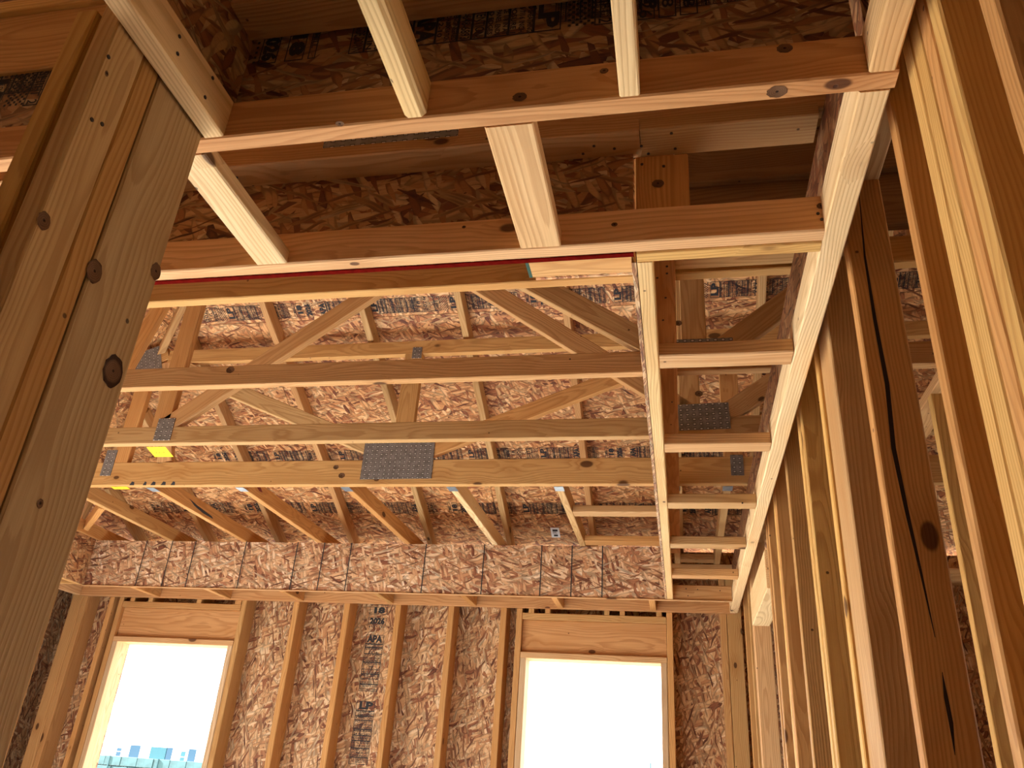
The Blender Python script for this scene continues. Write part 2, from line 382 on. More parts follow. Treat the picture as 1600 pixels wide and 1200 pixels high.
# ---- left exterior wall: unseen opening, added and placed for sun bounce off the slab
wl = struct('wall_left', (-178, 0, ZF))
for y in (202, 186, 170, 154, 138, 40, 24, 8, -6, -36, -52, -84): bx('stud', (-181.2, -175.7), (y, y+1.5), (ZF+1.5, 50.5), wl, 'brown')
bx('header', (-181.2, -175.7), (44, 138), (30, 41), wl); bx('top_plate', (-181.2, -175.7), (-130, 209.6), (50.5, 53.5), wl)
for y0, y1, z0, z1 in [(138, 215.5, ZF, 58), (-34, 12, ZF, 58), (12, 44, ZF, 58), (44, 138, 30, 58), (-84, -34, ZF, 58), (-130, -84, ZF, 58)]:
    panel('sheathing_panel', (-181.3, y0+.06, z0), (0, 0, 1), (0, 1, 0), [(0, 0), (z1-z0, 0), (z1-z0, y1-y0-.12), (0, y1-y0-.12)], .45, wl, (.8, .8, .8))

# ---- wall behind the camera, and the far right wall
wf = struct('wall_front', (0, -130, ZF))
for x in range(-176, 320, 96):
    panel('sheathing_panel', (x, -130, ZF), (1, 0, 0), (0, 0, 1), [(0, 0), (95.8, 0), (95.8, 125), (0, 125)], .45, wf, (.4, .38, .35))  # unseen wall, kept closed and tinted dark to cut light on camera-facing sides
wr2 = struct('wall_right_outer', (320, 0, ZF))
for y0, y1, z0, z1 in [(-130, 60, ZF, 58), (60, 100, ZF, 58), (100, 190, 30, 58), (190, 209, ZF, 58)]:  # gap under the raised panel: unseen opening added to light the left post
    panel('sheathing_panel', (320, y0, z0), (0, 1, 0), (0, 0, 1), [(0, 0), (y1-y0-.1, 0), (y1-y0-.1, z1-z0), (0, z1-z0)], .45, wr2, (.8, .8, .8))

# ---- right stud wall
wr = struct('wall_right', (15.15, 90, ZF)); XR = (15.15, 18.65); ZR = (ZF+1.5, 50.5)
for y, t in [((28.5, 30), 'orange'), ((33.9, 35.4), 'gold'), ((35.5, 37.0), 'orange'), ((37.1, 38.6), 'gold'), ((38.7, 40.2), 'gold'), ((43.9, 45.2), 'orange'), ((60.5, 62), 'orange'),
             ((72.2, 73.7), 'fir'), ((79.5, 81), 'gold'), ((92.9, 94.4), 'gold'), ((95.2, 96.7), 'gold'), ((109.6, 111.1), 'orange'), ((124.5, 126), 'orange'), ((126.4, 127.9), 'gold'),
             ((137.2, 138.7), 'orange'), ((140.6, 142.1), 'orange'), ((178.6, 180.1), 'pink'), ((180.2, 181.7), 'pink'), ((188, 189.5), 'orange'), ((202, 203.5), 'orange')]:
    bx('stud', XR, y, ZR, wr, t)
dkb = thing('darkening_boards', (6, 77, 60), 'boards added to darken the roof space above the right soffit frame, shade in their tint', 'lumber board')
bx('board', (1.0, 27.0), (76.2, 77.7), (57.4, 64.6), dkb, (.4, .31, .26)); bx('board', (1.0, 27.0), (76.4, 77.9), (64.9, 72.1), dkb, (.4, .31, .26)); bx('cleat', (1.5, 27.0), (75.0, 76.1), (64.2, 65.6), dkb, (.4, .31, .26))  # boards added behind the opening; attic shade is put into their dark tint
bx('board', (1.0, 27.0), (76.2, 77.7), (72.4, 79.6), dkb, (.4, .31, .26)); bx('board', (1.0, 27.0), (76.2, 77.7), (79.8, 87.6), dkb, (.4, .31, .26))
bx('backing_stud', (15.45, 16.95), (73.8, 79.4), ZR, wr, 'fir')
bx('door_header', (14.7, 18.2), (142.2, 176.5), (32.3, 39.0), wr, 'pale')
bx('top_plate', XR, (-60, 209), (50.5, 52), wr); bx('top_plate', XR, (-60, 209), (52, 53.5), wr)
bx('bottom_plate', XR, (-60, 142), (ZF, ZF+1.5), wr)
# partition further right, seen through the studs
wp = struct('wall_right_inner', (36.5, 109, ZF))
for y in (108.4, 132.4, 156.4): bx('stud', (35, 38.5), (y, y+1.5), (ZF+1.5, 52), wp, 'gold')
bx('top_plate', (35, 38.5), (100, 205), (52, 53.5), wp); bx('bottom_plate', (35, 38.5), (100, 205), (ZF, ZF+1.5), wp)

# ---- the lumber post at left: end of a stud wall
post = struct('wall_left_inner', (-35, 33, ZF))
bx('stud', (-35.1, -33.6), (33.5, 38.95), (ZF, 50.5), post, (.84, .84, .84))
bx('stud', (-37.1, -33.65), (31.75, 33.4), (ZF, 50.5), post, (.85, .66, .42))
bx('stud', (-35.1, -33.55), (28.9, 31.65), (ZF, 50.5), post, (.92, .86, .76))
bx('stud', (-38.2, -36.7), (29.75, 33.2), (ZF, 43.9), post, (1.0, .86, .52))

# ---- roof: strand board decking over trusses
roof = struct('ceiling', (0, 120, 90))
S5 = math.sqrt(1.25)
def zmain(y): return 69-.5*(y-196)
def zleft(x): return 69+.5*(x+168)
HIPC = 28.0                        # hip line: x + ... = HIPC - y
YR = 40.0                          # ridge
XRE = 160.0
def clip(poly, a, b, c):           # keep a*x+b*y<=c
    out = []
    for i in range(len(poly)):
        p, q = poly[i], poly[(i+1) % len(poly)]; dp = a*p[0]+b*p[1]-c; dq = a*q[0]+b*q[1]-c
        if dp <= 0: out.append(p)
        if dp*dq < 0: t = dp/(dp-dq); out.append((p[0]+t*(q[0]-p[0]), p[1]+t*(q[1]-p[1])))
    return out
RUN = 48/S5
# main slope: plan rows in y from the eave up to the ridge
rows = []; y = 233.0
while y > YR: rows.append((max(YR, y-RUN), y)); y -= RUN
panels_main = []
for k, (y0, y1) in enumerate(rows):
    x = -240-(48 if k % 2 else 0)
    while x < 340:
        pl = [(x+.06, y0+.05), (x+95.94, y0+.05), (x+95.94, y1-.05), (x+.06, y1-.05)]
        pl = clip(pl, -1, -1, -HIPC+0.0)                    # x+y>=28 : right of the left hip
        pl = clip(pl, 1, -1, XRE-YR)                 # left of the right hip: x-XRE <= y-YR
        if len(pl) > 2 and max(p[0] for p in pl)-min(p[0] for p in pl) > 1:
            # local frame: X along world x, Y up the slope (towards -y)
            o = panel('roof_panel', (0, 0, zmain(0)), (1, 0, 0), (0, -1, .5), [(px, -py*S5) for px, py in pl], -.45, roof, (1.18, 1.06, .9))
            panels_main.append((o, x, y0, y1))
        x += 96
# left hip slope
k = 0; x = -205.0
while x < -12:
    x2 = x+RUN; y = -250-(48 if k % 2 else 0)
    while y < 260:
        pl = [(x+.08, y+.1), (x2-.08, y+.1), (x2-.08, y+95.9), (x+.08, y+95.9)]
        pl = clip(pl, 1, 1, HIPC); pl = clip(pl, 1, -1, HIPC-2*YR)
        if len(pl) > 2 and max(p[0] for p in pl)-min(p[0] for p in pl) > 1:
            panel('roof_panel', (0, 0, zleft(0)), (0, 1, 0), (1, 0, .5), [(py, px*S5) for px, py in pl], -.45, roof, (1.18, 1.02, .8))
        y += 96
    x = x2; k += 1
# rear slope and right hip slope (beyond the view)
zr = zmain(YR)
panel('roof_panel', (0, YR, zr), (1, 0, 0), (0, -1, -.5), [(-12, 0), (XRE, 0), (XRE+195, 195*S5), (-12-195, 195*S5)], .45, roof)
panel('roof_panel', (XRE, YR, zr), (0, 1, 0), (1, 0, -.5), [(0, 0), (193, 193*S5), (-193, 193*S5)], .45, roof)
LEAKSH = plain('sun leak sheet', (.06, .055, .05), .9)  # unseen dark sheet added over the deck to stop sun leaking through seams
panel('sun_leak_sheet', (0, 0, zmain(0)+.8), (1, 0, 0), (0, -1, .5), [(px, -py*S5) for px, py in [(-207, 235), (365, 235), (XRE, YR), (-12, YR)]], -.2, roof, mat=LEAKSH)
panel('sun_leak_sheet', (0, 0, zleft(0)+.8), (0, 1, 0), (1, 0, .5), [(py, px*S5) for px, py in [(-207, 235), (-12, YR), (-207, -155)]], -.2, roof, mat=LEAKSH)
# stamps on the deck: text runs up and down the slope, rows run along x
def deck_at(x, y): return (x, y, zmain(y)-.06)
dn = Vector((0, -.5, -1)).normalized()      # towards the room below
up_sl = Vector((0, -1, .5)).normalized()
for (x, yb, me, L, sc) in [(-112, 144.6, ST_B, LEN_B, .74), (-86, 144.6, ST_A, LEN_A, .74), (-57.5, 144.6, ST_B, LEN_B, .74), (-31, 144.6, ST_A, LEN_A, .74), (-1, 144.6, ST_B, LEN_B, .74), (24, 144.6, ST_A, LEN_A, .74),
                           (-124, 184.7, ST_A, LEN_A, .7), (-96, 184.7, ST_B, LEN_B, .7), (-70, 184.7, ST_A, LEN_A, .7), (-42, 184.7, ST_B, LEN_B, .7), (-17, 184.7, ST_A, LEN_A, .7),
                           (-152, 202.2, ST_B, LEN_B, .8), (-122, 202.2, ST_A, LEN_A, .8), (-91, 202.2, ST_B, LEN_B, .8), (-61, 202.2, ST_A, LEN_A, .8), (-30, 202.2, ST_B, LEN_B, .8), (0, 202.2, ST_A, LEN_A, .8)]:
    best = min(panels_main, key=lambda p: (0 if p[2] <= yb <= p[3] else 1e3)+abs(p[1]+48-x))[0]
    stamp(best, me, deck_at(x, yb), up_sl, (1, 0, 0), dn, sc)
# white paper label stuck to the deck
lb = panels_main[0][0]
best = min(panels_main, key=lambda p: (0 if p[2] <= 211 <= p[3] else 1e3)+abs(p[1]+48+32))[0]
pa = bpy.data.objects.new('paper_label', board_mesh(2.4, 3.8, .03, WHITE, .005)); COL.objects.link(pa)
M = Matrix((Vector((1, 0, 0)), up_sl, Vector((1, 0, 0)).cross(up_sl))).transposed().to_4x4(); M.translation = P(*(Vector(deck_at(-32.6, 210.5))+dn*.05)); place(pa, M, best)
pa['label'] = 'small white paper label with black print'
pq = bpy.data.objects.new('label_print', flat_mesh('label_print', [(-.7, .7, .5, 1.3), (-.7, .3, .1, .3), (-.7, .5, -.3, -.15), (-.5, .6, -1.4, -.7)], INK)); COL.objects.link(pq)
M2 = M.copy(); M2.translation = P(*(Vector(deck_at(-32.6, 210.5))+dn*.1)); place(pq, M2, best)

# ================================================================== ROOF TRUSSES (across the room)
G = 'roof trusses across the room'
def gplate(parent, x, z, y, w, h, tilt=0.0):
    o = bpy.data.objects.new('gang_plate', board_mesh(w, h, .09, PLATE, .01)); COL.objects.link(o)
    c, s = math.cos(tilt), math.sin(tilt)
    X = Vector((c, 0, s)); Y = Vector((-s, 0, c)); M = Matrix((X, Y, X.cross(Y))).transposed().to_4x4()
    M.translation = P(x, y-.05, z); place(o, M, parent); return o
def web(parent, x0, z0, x1, z1, y, w=3.5, t='fir'):
    return beam('web', (x0, y+.75, z0), (x1, y+.75, z1), w, 1.5, Vector((-(z1-z0), 0, x1-x0)), parent, t)
def truss(y, label, dep=3.5, tint='fir'):
    t = thing('roof_truss', (-40, y, ZC), label, 'roof truss', G)
    bx('bottom_chord', (-176, 150), (y, y+1.5), (ZC, ZC+dep), t, tint)
    xh = HIPC-(y+.75)-.0; zt = 65+.5*(196-(y))
    zt = 65+.5*(196-y-1.5)
    bx('top_chord', (xh+3, 150), (y, y+1.5), (zt-3.5, zt-.05), t, tint)
    # sloping end of the top chord, under the left slope of the roof
    x0 = -176; za = 65+.5*(x0+168)-1.95; zb = 65+.5*(xh+168)-1.95
    beam('top_chord', (x0, y+.75, za), (xh+2.5, y+.75, zb+1.0), 3.5, 1.5, (0, 0, 1), t, tint)
    return t
T1 = truss(78.0, 'nearest roof truss of the tray opening, its plain bottom chord beside the red-edged board', tint=(1.02, .86, .62))
T2 = truss(102.2, 'second roof truss back across the tray, plain knotty bottom chord under long diagonal webs')
T3 = truss(125.4, 'third roof truss back across the tray, with yellow tag under its left end', tint=(.92, .84, .74))
T4 = truss(148.9, 'deep-chord girder truss farthest back, with large steel plate at mid span', 5.5, (1.08, .93, .72))
T0 = truss(54.1, 'dark roof truss over the nearest soffit frame, strip plate along its bottom chord', tint='brown')
T1['label'] = 'nearest open roof truss, plain bottom chord just behind the red-edged soffit board'
# truss 3 webs
web(T3, -96.5, 57.2, -49, 93.0, 125.4); web(T3, 4.0, 56.8, -46.5, 93.5, 125.4, 3.5, 'fir')
bx('web', (-99.3, -95.6), (125.4, 126.9), (57, 97), T3, 'orange')
bx('web', (.9, 4.4), (125.4, 126.9), (57, 97), T3, 'fir')
web(T3, 7.5, 56.8, 32, 74, 125.4); bx('web', (32.5, 36), (125.4, 126.9), (57, 96), T3)
web(T3, -104, 92, -113.5, 57, 125.4, 3.5, 'orange')
gplate(T3, -96.2, 56.4, 125.4, 3.6, 4.6); gplate(T3, 4.9, 56.9, 125.4, 8.4, 4.8, .03)
# truss 2 webs
web(T2, 1.0, 55.4, -47, 87.5, 102.2); web(T2, 7.0, 57.0, 26, 72, 102.2); bx('web', (1.3, 4.9), (102.2, 103.7), (57, 108), T2)
gplate(T2, 4.5, 57.0, 102.2, 8.0, 3.2)
bx('web', (27, 30.5), (102.2, 103.7), (57, 108), T2); web(T1, -10, 59, -28, 88, 78.0); web(T1, 20, 57, 34, 88, 78.0, 3.5, 'pink')
bx('web', (26.2, 29.7), (78.0, 79.5), (57, 116), T1, 'pink')
gplate(T0, -26, 54.35, 54.1, 13.6, .9)
bx('web', (0, 1.5), (54.1, 55.6), (57, 128), T0, 'orange')
# girder truss webs and plates
bx('web', (-58.8, -54.6), (148.9, 150.4), (59, 84.5), T4, 'orange')
web(T4, -60, 60.5, -101.5, 77.5, 148.9, 3.5, 'fir'); web(T4, -52.5, 60.5, -8, 78.5, 148.9, 3.5, 'orange')
web(T4, -103, 78, -116, 84, 148.9)
bx('web', (-125.2, -121.4), (148.9, 150.4), (59, 84), T4, 'orange')
web(T4, -119, 84.5, -112, 59, 148.9, 3.5, 'pink')
bx('web', (9.2, 12.8), (148.9, 150.4), (59, 84.5), T4, 'orange')
gplate(T4, -57.1, 58.9, 148.9, 15.6, 8.4, .01); gplate(T4, -56, 84.6, 148.9, 2.2, 2.8); gplate(T4, -126, 58.9, 148.9, 2.7, 6.2)
gplate(T4, -124.5, 83.5, 148.9, 9, 9, .35); gplate(T4, 11.6, 57.2, 148.9, 2.4, 4.2)
# yellow paper tags stapled under the trusses
def tag(parent, x0, x1, y0, y1, droop):
    o = bpy.data.objects.new('paper_tag', board_mesh(x1-x0, math.hypot(y1-y0, droop), .03, YELLOW, .005)); COL.objects.link(o)
    Y = Vector((0, y1-y0, -droop)).normalized(); X = Vector((1, 0, 0))
    M = Matrix((X, Y, X.cross(Y))).transposed().to_4x4(); M.translation = P((x0+x1)/2, (y0+y1)/2, ZC-.05-droop/2); place(o, M, parent)
    o['label'] = 'bright yellow paper tag'
    q = bpy.data.objects.new('tag_print', flat_mesh('tag_print', [(-1.4+.4*i, -1.2+.4*i+.08*(i % 3), .15-.1*(i % 2), .22) for i in range(7)]+[(-1, 1.2, -.3, -.26), (-1.2, .4, -.7, -.66)], INK)); COL.objects.link(q)
    M3 = M.copy(); M3 = M @ Matrix.Translation((0, 0, -.04*IN)); place(q, M3, o)
    return o
tag(T3, -100.3, -96.2, 127.0, 130.2, .8); tag(T4, -124.3, -120.2, 149.6, 151.0, .1)
# short jack bits
JG = 'jack trusses running to the far wall'
names = {-160.8: 'short corner jack truss, leftmost over the far soffit', -137.9: 'second jack truss from the left, coming out beside the left post',
         -115.6: 'third jack truss from the left, dark stain on its side', -93.8: 'fourth jack truss from the left, red smear near the girder',
         -69.3: 'middle jack truss, left of the one dropping below the big steel plate', -46.1: 'pale jack truss just right of the big steel plate', -23.8: 'jack truss with the short block nailed to its right side',
         -.9: 'jack truss behind the inner rail of the right soffit', 9.0: 'jack truss seen inside the right soffit frame, pale end', 32: 'jack truss over the room beyond the right wall'}
names[-69.3] = 'jack truss meeting the girder at the left of the big steel plate'
for xj, lab in names.items():
    t = thing('jack_truss', (xj, 180, ZC), lab, 'roof truss', JG)
    ya = 150.5 if xj > -150 else 183
    tint = 'orange' if xj < -60 else ('pale' if xj == -46.1 else 'fir')
    bx('bottom_chord', (xj, xj+1.5), (ya, YW+5.4), (ZC, ZC+3.4), t, tint)
    # rafter: runs all the way up under the deck
    xr = {-160.8: -160.8, -137.9: -137.4, -115.6: -114.6, -93.8: -91.8, -69.3: -68.5, -46.1: -45.9, -23.8: -22.8, -.9: 0, 9.0: 17.5, 32: 40}[xj]
    yt = max(YR+1, HIPC-xr+3.0)
    def zb(y): return 65-.5*(y-196)
    off = 1.75/math.cos(math.atan(.5))
    beam('rafter', (xr+.75, YW+14, zb(YW+14)+off), (xr+.75, yt, zb(yt)+off), 3.5, 1.5, (0, 0, 1), t, 'fir')
    if -140 < xj < 20:
        h = bpy.data.objects.new('joist_hanger', board_mesh(1.9, 2.6, .08, STEEL, .01)); COL.objects.link(h)
        place(h, Matrix.Translation(P(xj+.75, 151.6, ZC-.06)), t)
hip = thing('hip_truss', (-150, 178, ZC), 'diagonal hip truss running from the left corner to the girder truss', 'roof truss')
beam('bottom_chord', (-176, 204, ZC+2.6), (-140.5, 168.5, ZC+2.6), 3.5, 1.5, (0, 0, 1), hip, 'orange')
zq = 65-.5*(204-196)+2.0
beam('rafter', (-176, 204, zq-1.8), (-13, 41, zq-1.8+.5*163), 3.5, 1.5, (0, 0, 1), hip, 'brown')
# short blocks by the last jack
bk = thing('ceiling_block', (-12, 168, ZC), 'short light block nailed between the jack truss and the right soffit', 'lumber block', 'blocks left of the right soffit')
bx('board', (-22.2, -3.3), (166.6, 170.1), (ZC, ZC+1.5), bk, 'fir')
bk2 = thing('ceiling_block', (-12, 192, ZC), 'short block lying along the top of the far soffit board', 'lumber block', 'blocks left of the right soffit')
bx('board', (-22.2, -3.3), (189.8, 193.3), (ZC, ZC+1.5), bk2, 'orange')
bb = thing('backing_board', (-10, 75.5, ZC), 'flat board end with green mark beside the first truss', 'lumber board')
bx('board', (-15.9, 14.0), (73.7, 77.3), (ZC, ZC+1.5), bb, (1.15, 1.0, .82))
g = box_obj('paint_mark', (-16.3, -15.92), (73.5, 77.2), (ZC-.02, ZC+1.6), GREEN, bb)
g['label'] = 'green painted end'
bx('board_edge', (-15.6, -4.2), (77.35, 77.9), (ZC, ZC+.45), bb, 'pale', OSB)

# ================================================================== SOFFIT FRAMES
SG = 'dropped soffit frames round the tray ceiling'
# --- near soffit: rail A, rail B, rungs between
nf = thing('soffit_frame', (-10, 47, ZS), 'dark near soffit frame crossing the top of the view, red-edged board along it', 'ceiling frame', SG)
bx('rail', (-75, 14.3), (38.95, 40.45), (ZS, ZS+3.5), nf, (1.05, .80, .66))
bx('rail', (-60, 12.2), (54.7, 56.2), (ZS, ZS+3.5), nf, (1.3, 1.18, 1.2))
bx('nailer', (-32.8, 12.7), (36.6, 40.1), (52.4, 53.9), nf, 'brown')
bx('nailer', (-60, -2.3), (53.4, 56.9), (52.0, 53.45), nf, 'brown'); bx('nailer', (-2.25, 12.7), (53.4, 56.9), (52.0, 53.45), nf, 'brown')
bx('rung', (-37.2, -34.2), (40.5, 54.65), (ZS, ZS+1.5), nf, 'pale')
bx('rung', (-12.5, -9.0), (40.5, 54.65), (ZS, ZS+1.5), nf, (1.4, 1.35, 1.35))
bx('upright', (-2.9, 1.9), (56.75, 58.2), (44.4, 51.9), nf, 'orange')
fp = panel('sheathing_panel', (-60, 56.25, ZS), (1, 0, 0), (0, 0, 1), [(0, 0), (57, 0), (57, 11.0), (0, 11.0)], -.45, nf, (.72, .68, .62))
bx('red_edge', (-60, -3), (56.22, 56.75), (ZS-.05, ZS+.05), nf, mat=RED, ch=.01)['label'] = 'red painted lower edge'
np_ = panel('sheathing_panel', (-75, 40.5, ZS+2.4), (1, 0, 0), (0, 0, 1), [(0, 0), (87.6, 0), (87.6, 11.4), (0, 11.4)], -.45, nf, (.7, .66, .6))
stamp(np_, ST_A, (-27.0, 40.48, 52.1), (0, 0, -1), (-1, 0, 0), (0, -1, 0), .8)
stamp(np_, ST_B, (2.5, 40.48, 52.1), (0, 0, -1), (-1, 0, 0), (0, -1, 0), .8)
stamp(np_, ST_A, (12.6, 40.48, 52.1), (0, 0, -1), (-1, 0, 0), (0, -1, 0), .5)
stamp(np_, ST_B, (-45.8, 40.48, 50.4), (0, 0, -1), (-1, 0, 0), (0, -1, 0), .8)
bx('filler_board', (-2.75, 12.2), (56.3, 57.7), (ZS-.02, ZS+3.4), nf, 'gold')
# --- nearest joists, top of the picture
nj = thing('soffit_frame', (-10, 15, ZS), 'nearest joist frame running towards the viewer at the top edge', 'ceiling frame', SG)
bx('rail', (-33.4, -31.8), (-30, 38.9), (ZS, ZS+3.5), nj, (1.45, 1.5, 1.55))
bx('joist', (-17.9, -16.3), (-30, 38.9), (ZS, ZS+3.5), nj, (1.55, 1.65, 1.6), ch=.32)
bx('joist', (-2.95, -1.6), (-30, 38.9), (ZS, ZS+3.5), nj, 'pale')
bx('rail', (12.5, 14.1), (-30, 38.9), (ZS, ZS+3.5), nj, (1.35, 1.3, 1.25))
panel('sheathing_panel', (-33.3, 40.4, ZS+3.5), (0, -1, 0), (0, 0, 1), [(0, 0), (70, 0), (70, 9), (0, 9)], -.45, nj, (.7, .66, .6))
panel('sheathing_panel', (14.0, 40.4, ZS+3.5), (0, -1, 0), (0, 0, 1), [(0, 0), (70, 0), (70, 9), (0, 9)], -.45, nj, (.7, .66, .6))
# --- boards left of the post
hb = thing('header_board', (-60, 39.5, 50), 'deep rough-edged header board left of the post, above the printed sheet', 'lumber board')
bx('board', (-85, -34.5), (40.05, 41.5), (54.95-2.6, 59.8), hb, (1.05, .85, .62))
bx('plate', (-85, -34.5), (39.5, 43), (59.85, 61.3), hb, 'gold')
panel('sheathing_panel', (-85, 39.9, 61.35), (1, 0, 0), (0, 0, 1), [(0, 0), (50, 0), (50, 12), (0, 12)], -.45, hb)
# --- right soffit ladder
rf = thing('soffit_frame', (5, 120, ZS), 'long right soffit frame like a ladder beside the stud wall', 'ceiling frame', SG)
bx('rail', (-2.8, -1.4), (57.75, 194), (ZS, ZS+3.5), rf, (1.4, 1.45, 1.4))
bx('rail', (12.2, 14.1), (40.5, 208), (ZS, ZS+3.5), rf, (1.45, 1.6, 1.85))
bx('nailer', (-2.9, .6), (58, 194), (ZC-1.5, ZC-.03), rf, (1.0, .72, .58))
panel('sheathing_panel', (-2.85, 57.7, ZS), (0, 1, 0), (0, 0, 1), [(0, 0), (136.2, 0), (136.2, 12.5), (0, 12.5)], -.4, rf)
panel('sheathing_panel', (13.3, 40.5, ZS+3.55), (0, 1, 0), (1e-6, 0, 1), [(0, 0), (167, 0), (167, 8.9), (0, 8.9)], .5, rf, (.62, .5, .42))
for y, t in ((74.7, 'pink'), (98.9, 'pink'), (123.0, 'fir'), (146.6, 'fir'), (170.3, 'fir')):
    bx('rung', (-1.35, 12.1), (y, y+2.9), (ZS+.02, ZS+1.6), rf, t)
bx('block', (.65, 8.9), (205.2, 208.8), (ZC, ZC+1.5), rf, 'brown')
# --- far soffit
ff = thing('soffit_frame', (-80, 200, ZS), 'far soffit frame above the two windows, faced with strand board', 'ceiling frame', SG)
bx('rail', (-160.6, 12.0), (194.05, 195.5), (ZS, ZS+3.5), ff, (1.05, .84, .7))
bx('rail_cap', (-160.6, 12.0), (193.6, 194.0), (ZS-.35, ZS), ff, 'pink')
bx('ledger', (-172.0, 13.6), (208.05, 209.55), (ZS, ZS+3.5), ff, (1.0, .76, .64))
fas = panel('sheathing_panel', (-160.6, 193.98, ZS), (1, 0, 0), (0, 0, 1), [(0, 0), (157.6, 0), (157.6, 12.5), (0, 12.5)], -.45, ff, (1.05, 1.1, 1.25))
for x in (-147.3, -125.0, -103.0, -77.0, -53.9, -30.8, -7.2): bx('rung', (x, x+1.5), (195.6, 208.0), (ZS, ZS+3.5), ff, 'orange')
lines = []
for x in (-144, -136.1, -129, -113.9, -98.9, -91.3, -83.7, -63.3, -47.9, -33.2, -25.6, -18.1): lines.append((x-.14, x+.14, 0, 12.5))
li = bpy.data.objects.new('printed_lines', flat_mesh('printed_lines', lines, INK)); COL.objects.link(li)
li['kind'] = 'stuff'
M = Matrix((Vector((1, 0, 0)), Vector((0, 0, 1)), Vector((0, -1, 0)))).transposed().to_4x4(); M.translation = P(0, 193.48, ZS); place(li, M, fas)
# --- left soffit (its far end shows beside the post)
lf = thing('soffit_frame', (-165, 150, ZS), 'left soffit frame, only its far corner showing beside the post', 'ceiling frame', SG)
bx('rail', (-162.1, -160.65), (57, 194), (ZS, ZS+3.5), lf, 'orange'); bx('ledger', (-173.6, -172.1), (57, 208), (ZS, ZS+3.5), lf, 'pink')
panel('sheathing_panel', (-160.6, 57, ZS), (0, 1, 0), (0, 0, 1), [(0, 0), (136.4, 0), (136.4, 12.5), (0, 12.5)], .45, lf, (.9, .85, .8))
for y in (192, 168, 144, 120, 96): bx('rung', (-172, -162.2), (y, y+1.5), (ZS, ZS+3.5), lf, 'orange')

# ================================================================== OUTSIDE
fe = thing('masonry_fence', (-460, 700, ZF), 'pale blue block garden fence outside the left window', 'fence')
bw, bh = 16.0, 8.0
bx('fence_core', (-640, -300), (702, 707), (ZF-8, -9.2), fe, mat=MORTAR, ch=.01)
for r in range(4):
    zz = -1.4-(r+1)*bh
    x = -600+(8 if r % 2 else 0)
    while x < -340:
        if r < 3: bx('block', (x+.3, x+bw-.3), (700+(random.random()*.5), 708), (zz+.3, zz+bh-.3), fe, mat=BLOCK, ch=.3)
        x += bw
for x in (-598, -500, -452, -404, -356): bx('control_joint', (x, x+1.2), (699.6, 702), (ZF-8, -1.6), fe, mat=MORTAR, ch=.1)
ho = thing('house', (-900, 1410, ZF), 'white stucco neighbour house with blue windows, outside the left window', 'house')
box_obj('wall', (-1150, -700), (1404, 1700), (ZF-8, 60), STUCCO, ho)
roofm = plain('pale roof tile', (.82, .8, .78), .9)
panel('roof', (-1170, 1384, 58), (1, 0, 0), (0, 1, .3), [(0, 0), (490, 0), (400, 170), (90, 170)], 3, ho, mat=roofm)
for x0, x1, z0, z1, mm in [(-965, -945, -20, 16, GLASS2), (-924, -893, -20, 15.5, GLASS), (-893.5+1.5, -881, -22, 15.8, GLASS2), (-863.5, -855, 3.5, 11.5, GLASS), (-863.5, -855, -8, 2, GLASS), (-849.5, -835, -12, 16, GLASS2), (-990.5, -981.5, 5, 9.8, GLASS2), (-990.5, -981.5, -3, 3.6, GLASS2)]:
    o = box_obj('window', (x0, x1), (1402.5, 1404.5), (z0, z1), mm, ho)
    fr = box_obj('window_frame', (x0-1, x1+1), (1403.2, 1404.6), (z0-1, z1+1), STUCCO, ho)
po = thing('utility_pole', (-60, 1500, ZF), 'thin distant utility pole, bottom right of the right window', 'pole')
def at(px, py, Y):
    d = cr*((px-800)/1246.75)+cu*((600-py)/1246.75)+cf; return d*(Y/d.y)
a = at(1016.5, 1192, 1500)
beam('post', (a.x, 1500, ZF-8), (a.x, 1500, a.z), 2.2, 2.2, (1, 0, 0), po, mat=WIREM)
wi = thing('overhead_cable', (-200, 1500, 40), 'thin overhead cable slanting low across the right window', 'cable')
a = at(845, 1200, 1500); b = at(874, 1188, 1500)
beam('cable', a-(b-a)*3, b, .9, .9, (0, 0, 1), wi, mat=WIREM, ch=.01)
a = at(818, 1198, 1500); b = at(838, 1199.5, 1500)
beam('cable', a, b, .9, .9, (0, 0, 1), wi, mat=WIREM, ch=.01)

# ================================================================== splits, stains and paint marks on the boards
DARK = plain('dark split in the wood', (.02, .008, .004), .9)
SMEAR = plain('dark red smear', (.20, .02, .015), .7)
PAINT = plain('black marking paint', (.03, .035, .045), .6)
def mark(name, parent, pts, nrm, mat):
    """thin flat mark through world points (inches) lying on a board face"""
    n = Vector(nrm); c = sum((Vector(p) for p in pts), Vector())/len(pts)
    me = bpy.data.meshes.new(name); me.from_pydata([tuple((Vector(p)-c+n*.03)*IN) for p in pts], [], [tuple(range(len(pts)))]); me.materials.append(mat)
    o = bpy.data.objects.new(name, me); COL.objects.link(o); place(o, Matrix.Translation(P(*c)), parent); return o
def split(parent, pix, yy, wd):
    L = [Vector(at(px, py, yy)) for px, py in pix]; n = len(L)
    lo = [(p.x-wd*(.15+math.sin(math.pi*i/(n-1)))*.5, p.y, p.z) for i, p in enumerate(L)]
    hi = [(p.x+wd*(.15+math.sin(math.pi*i/(n-1)))*.5, p.y, p.z) for i, p in enumerate(L)]
    mark('split', parent, lo+hi[::-1], (0, -1, 0), DARK)
split(wr, [(1342, 300), (1351, 400), (1367, 500), (1386, 600), (1396, 700), (1417, 800), (1440, 900), (1461, 996)], 60.5, .3)
split(wr, [(1472, 1050), (1478, 1090), (1486, 1130), (1492, 1180)], 60.5, .26)
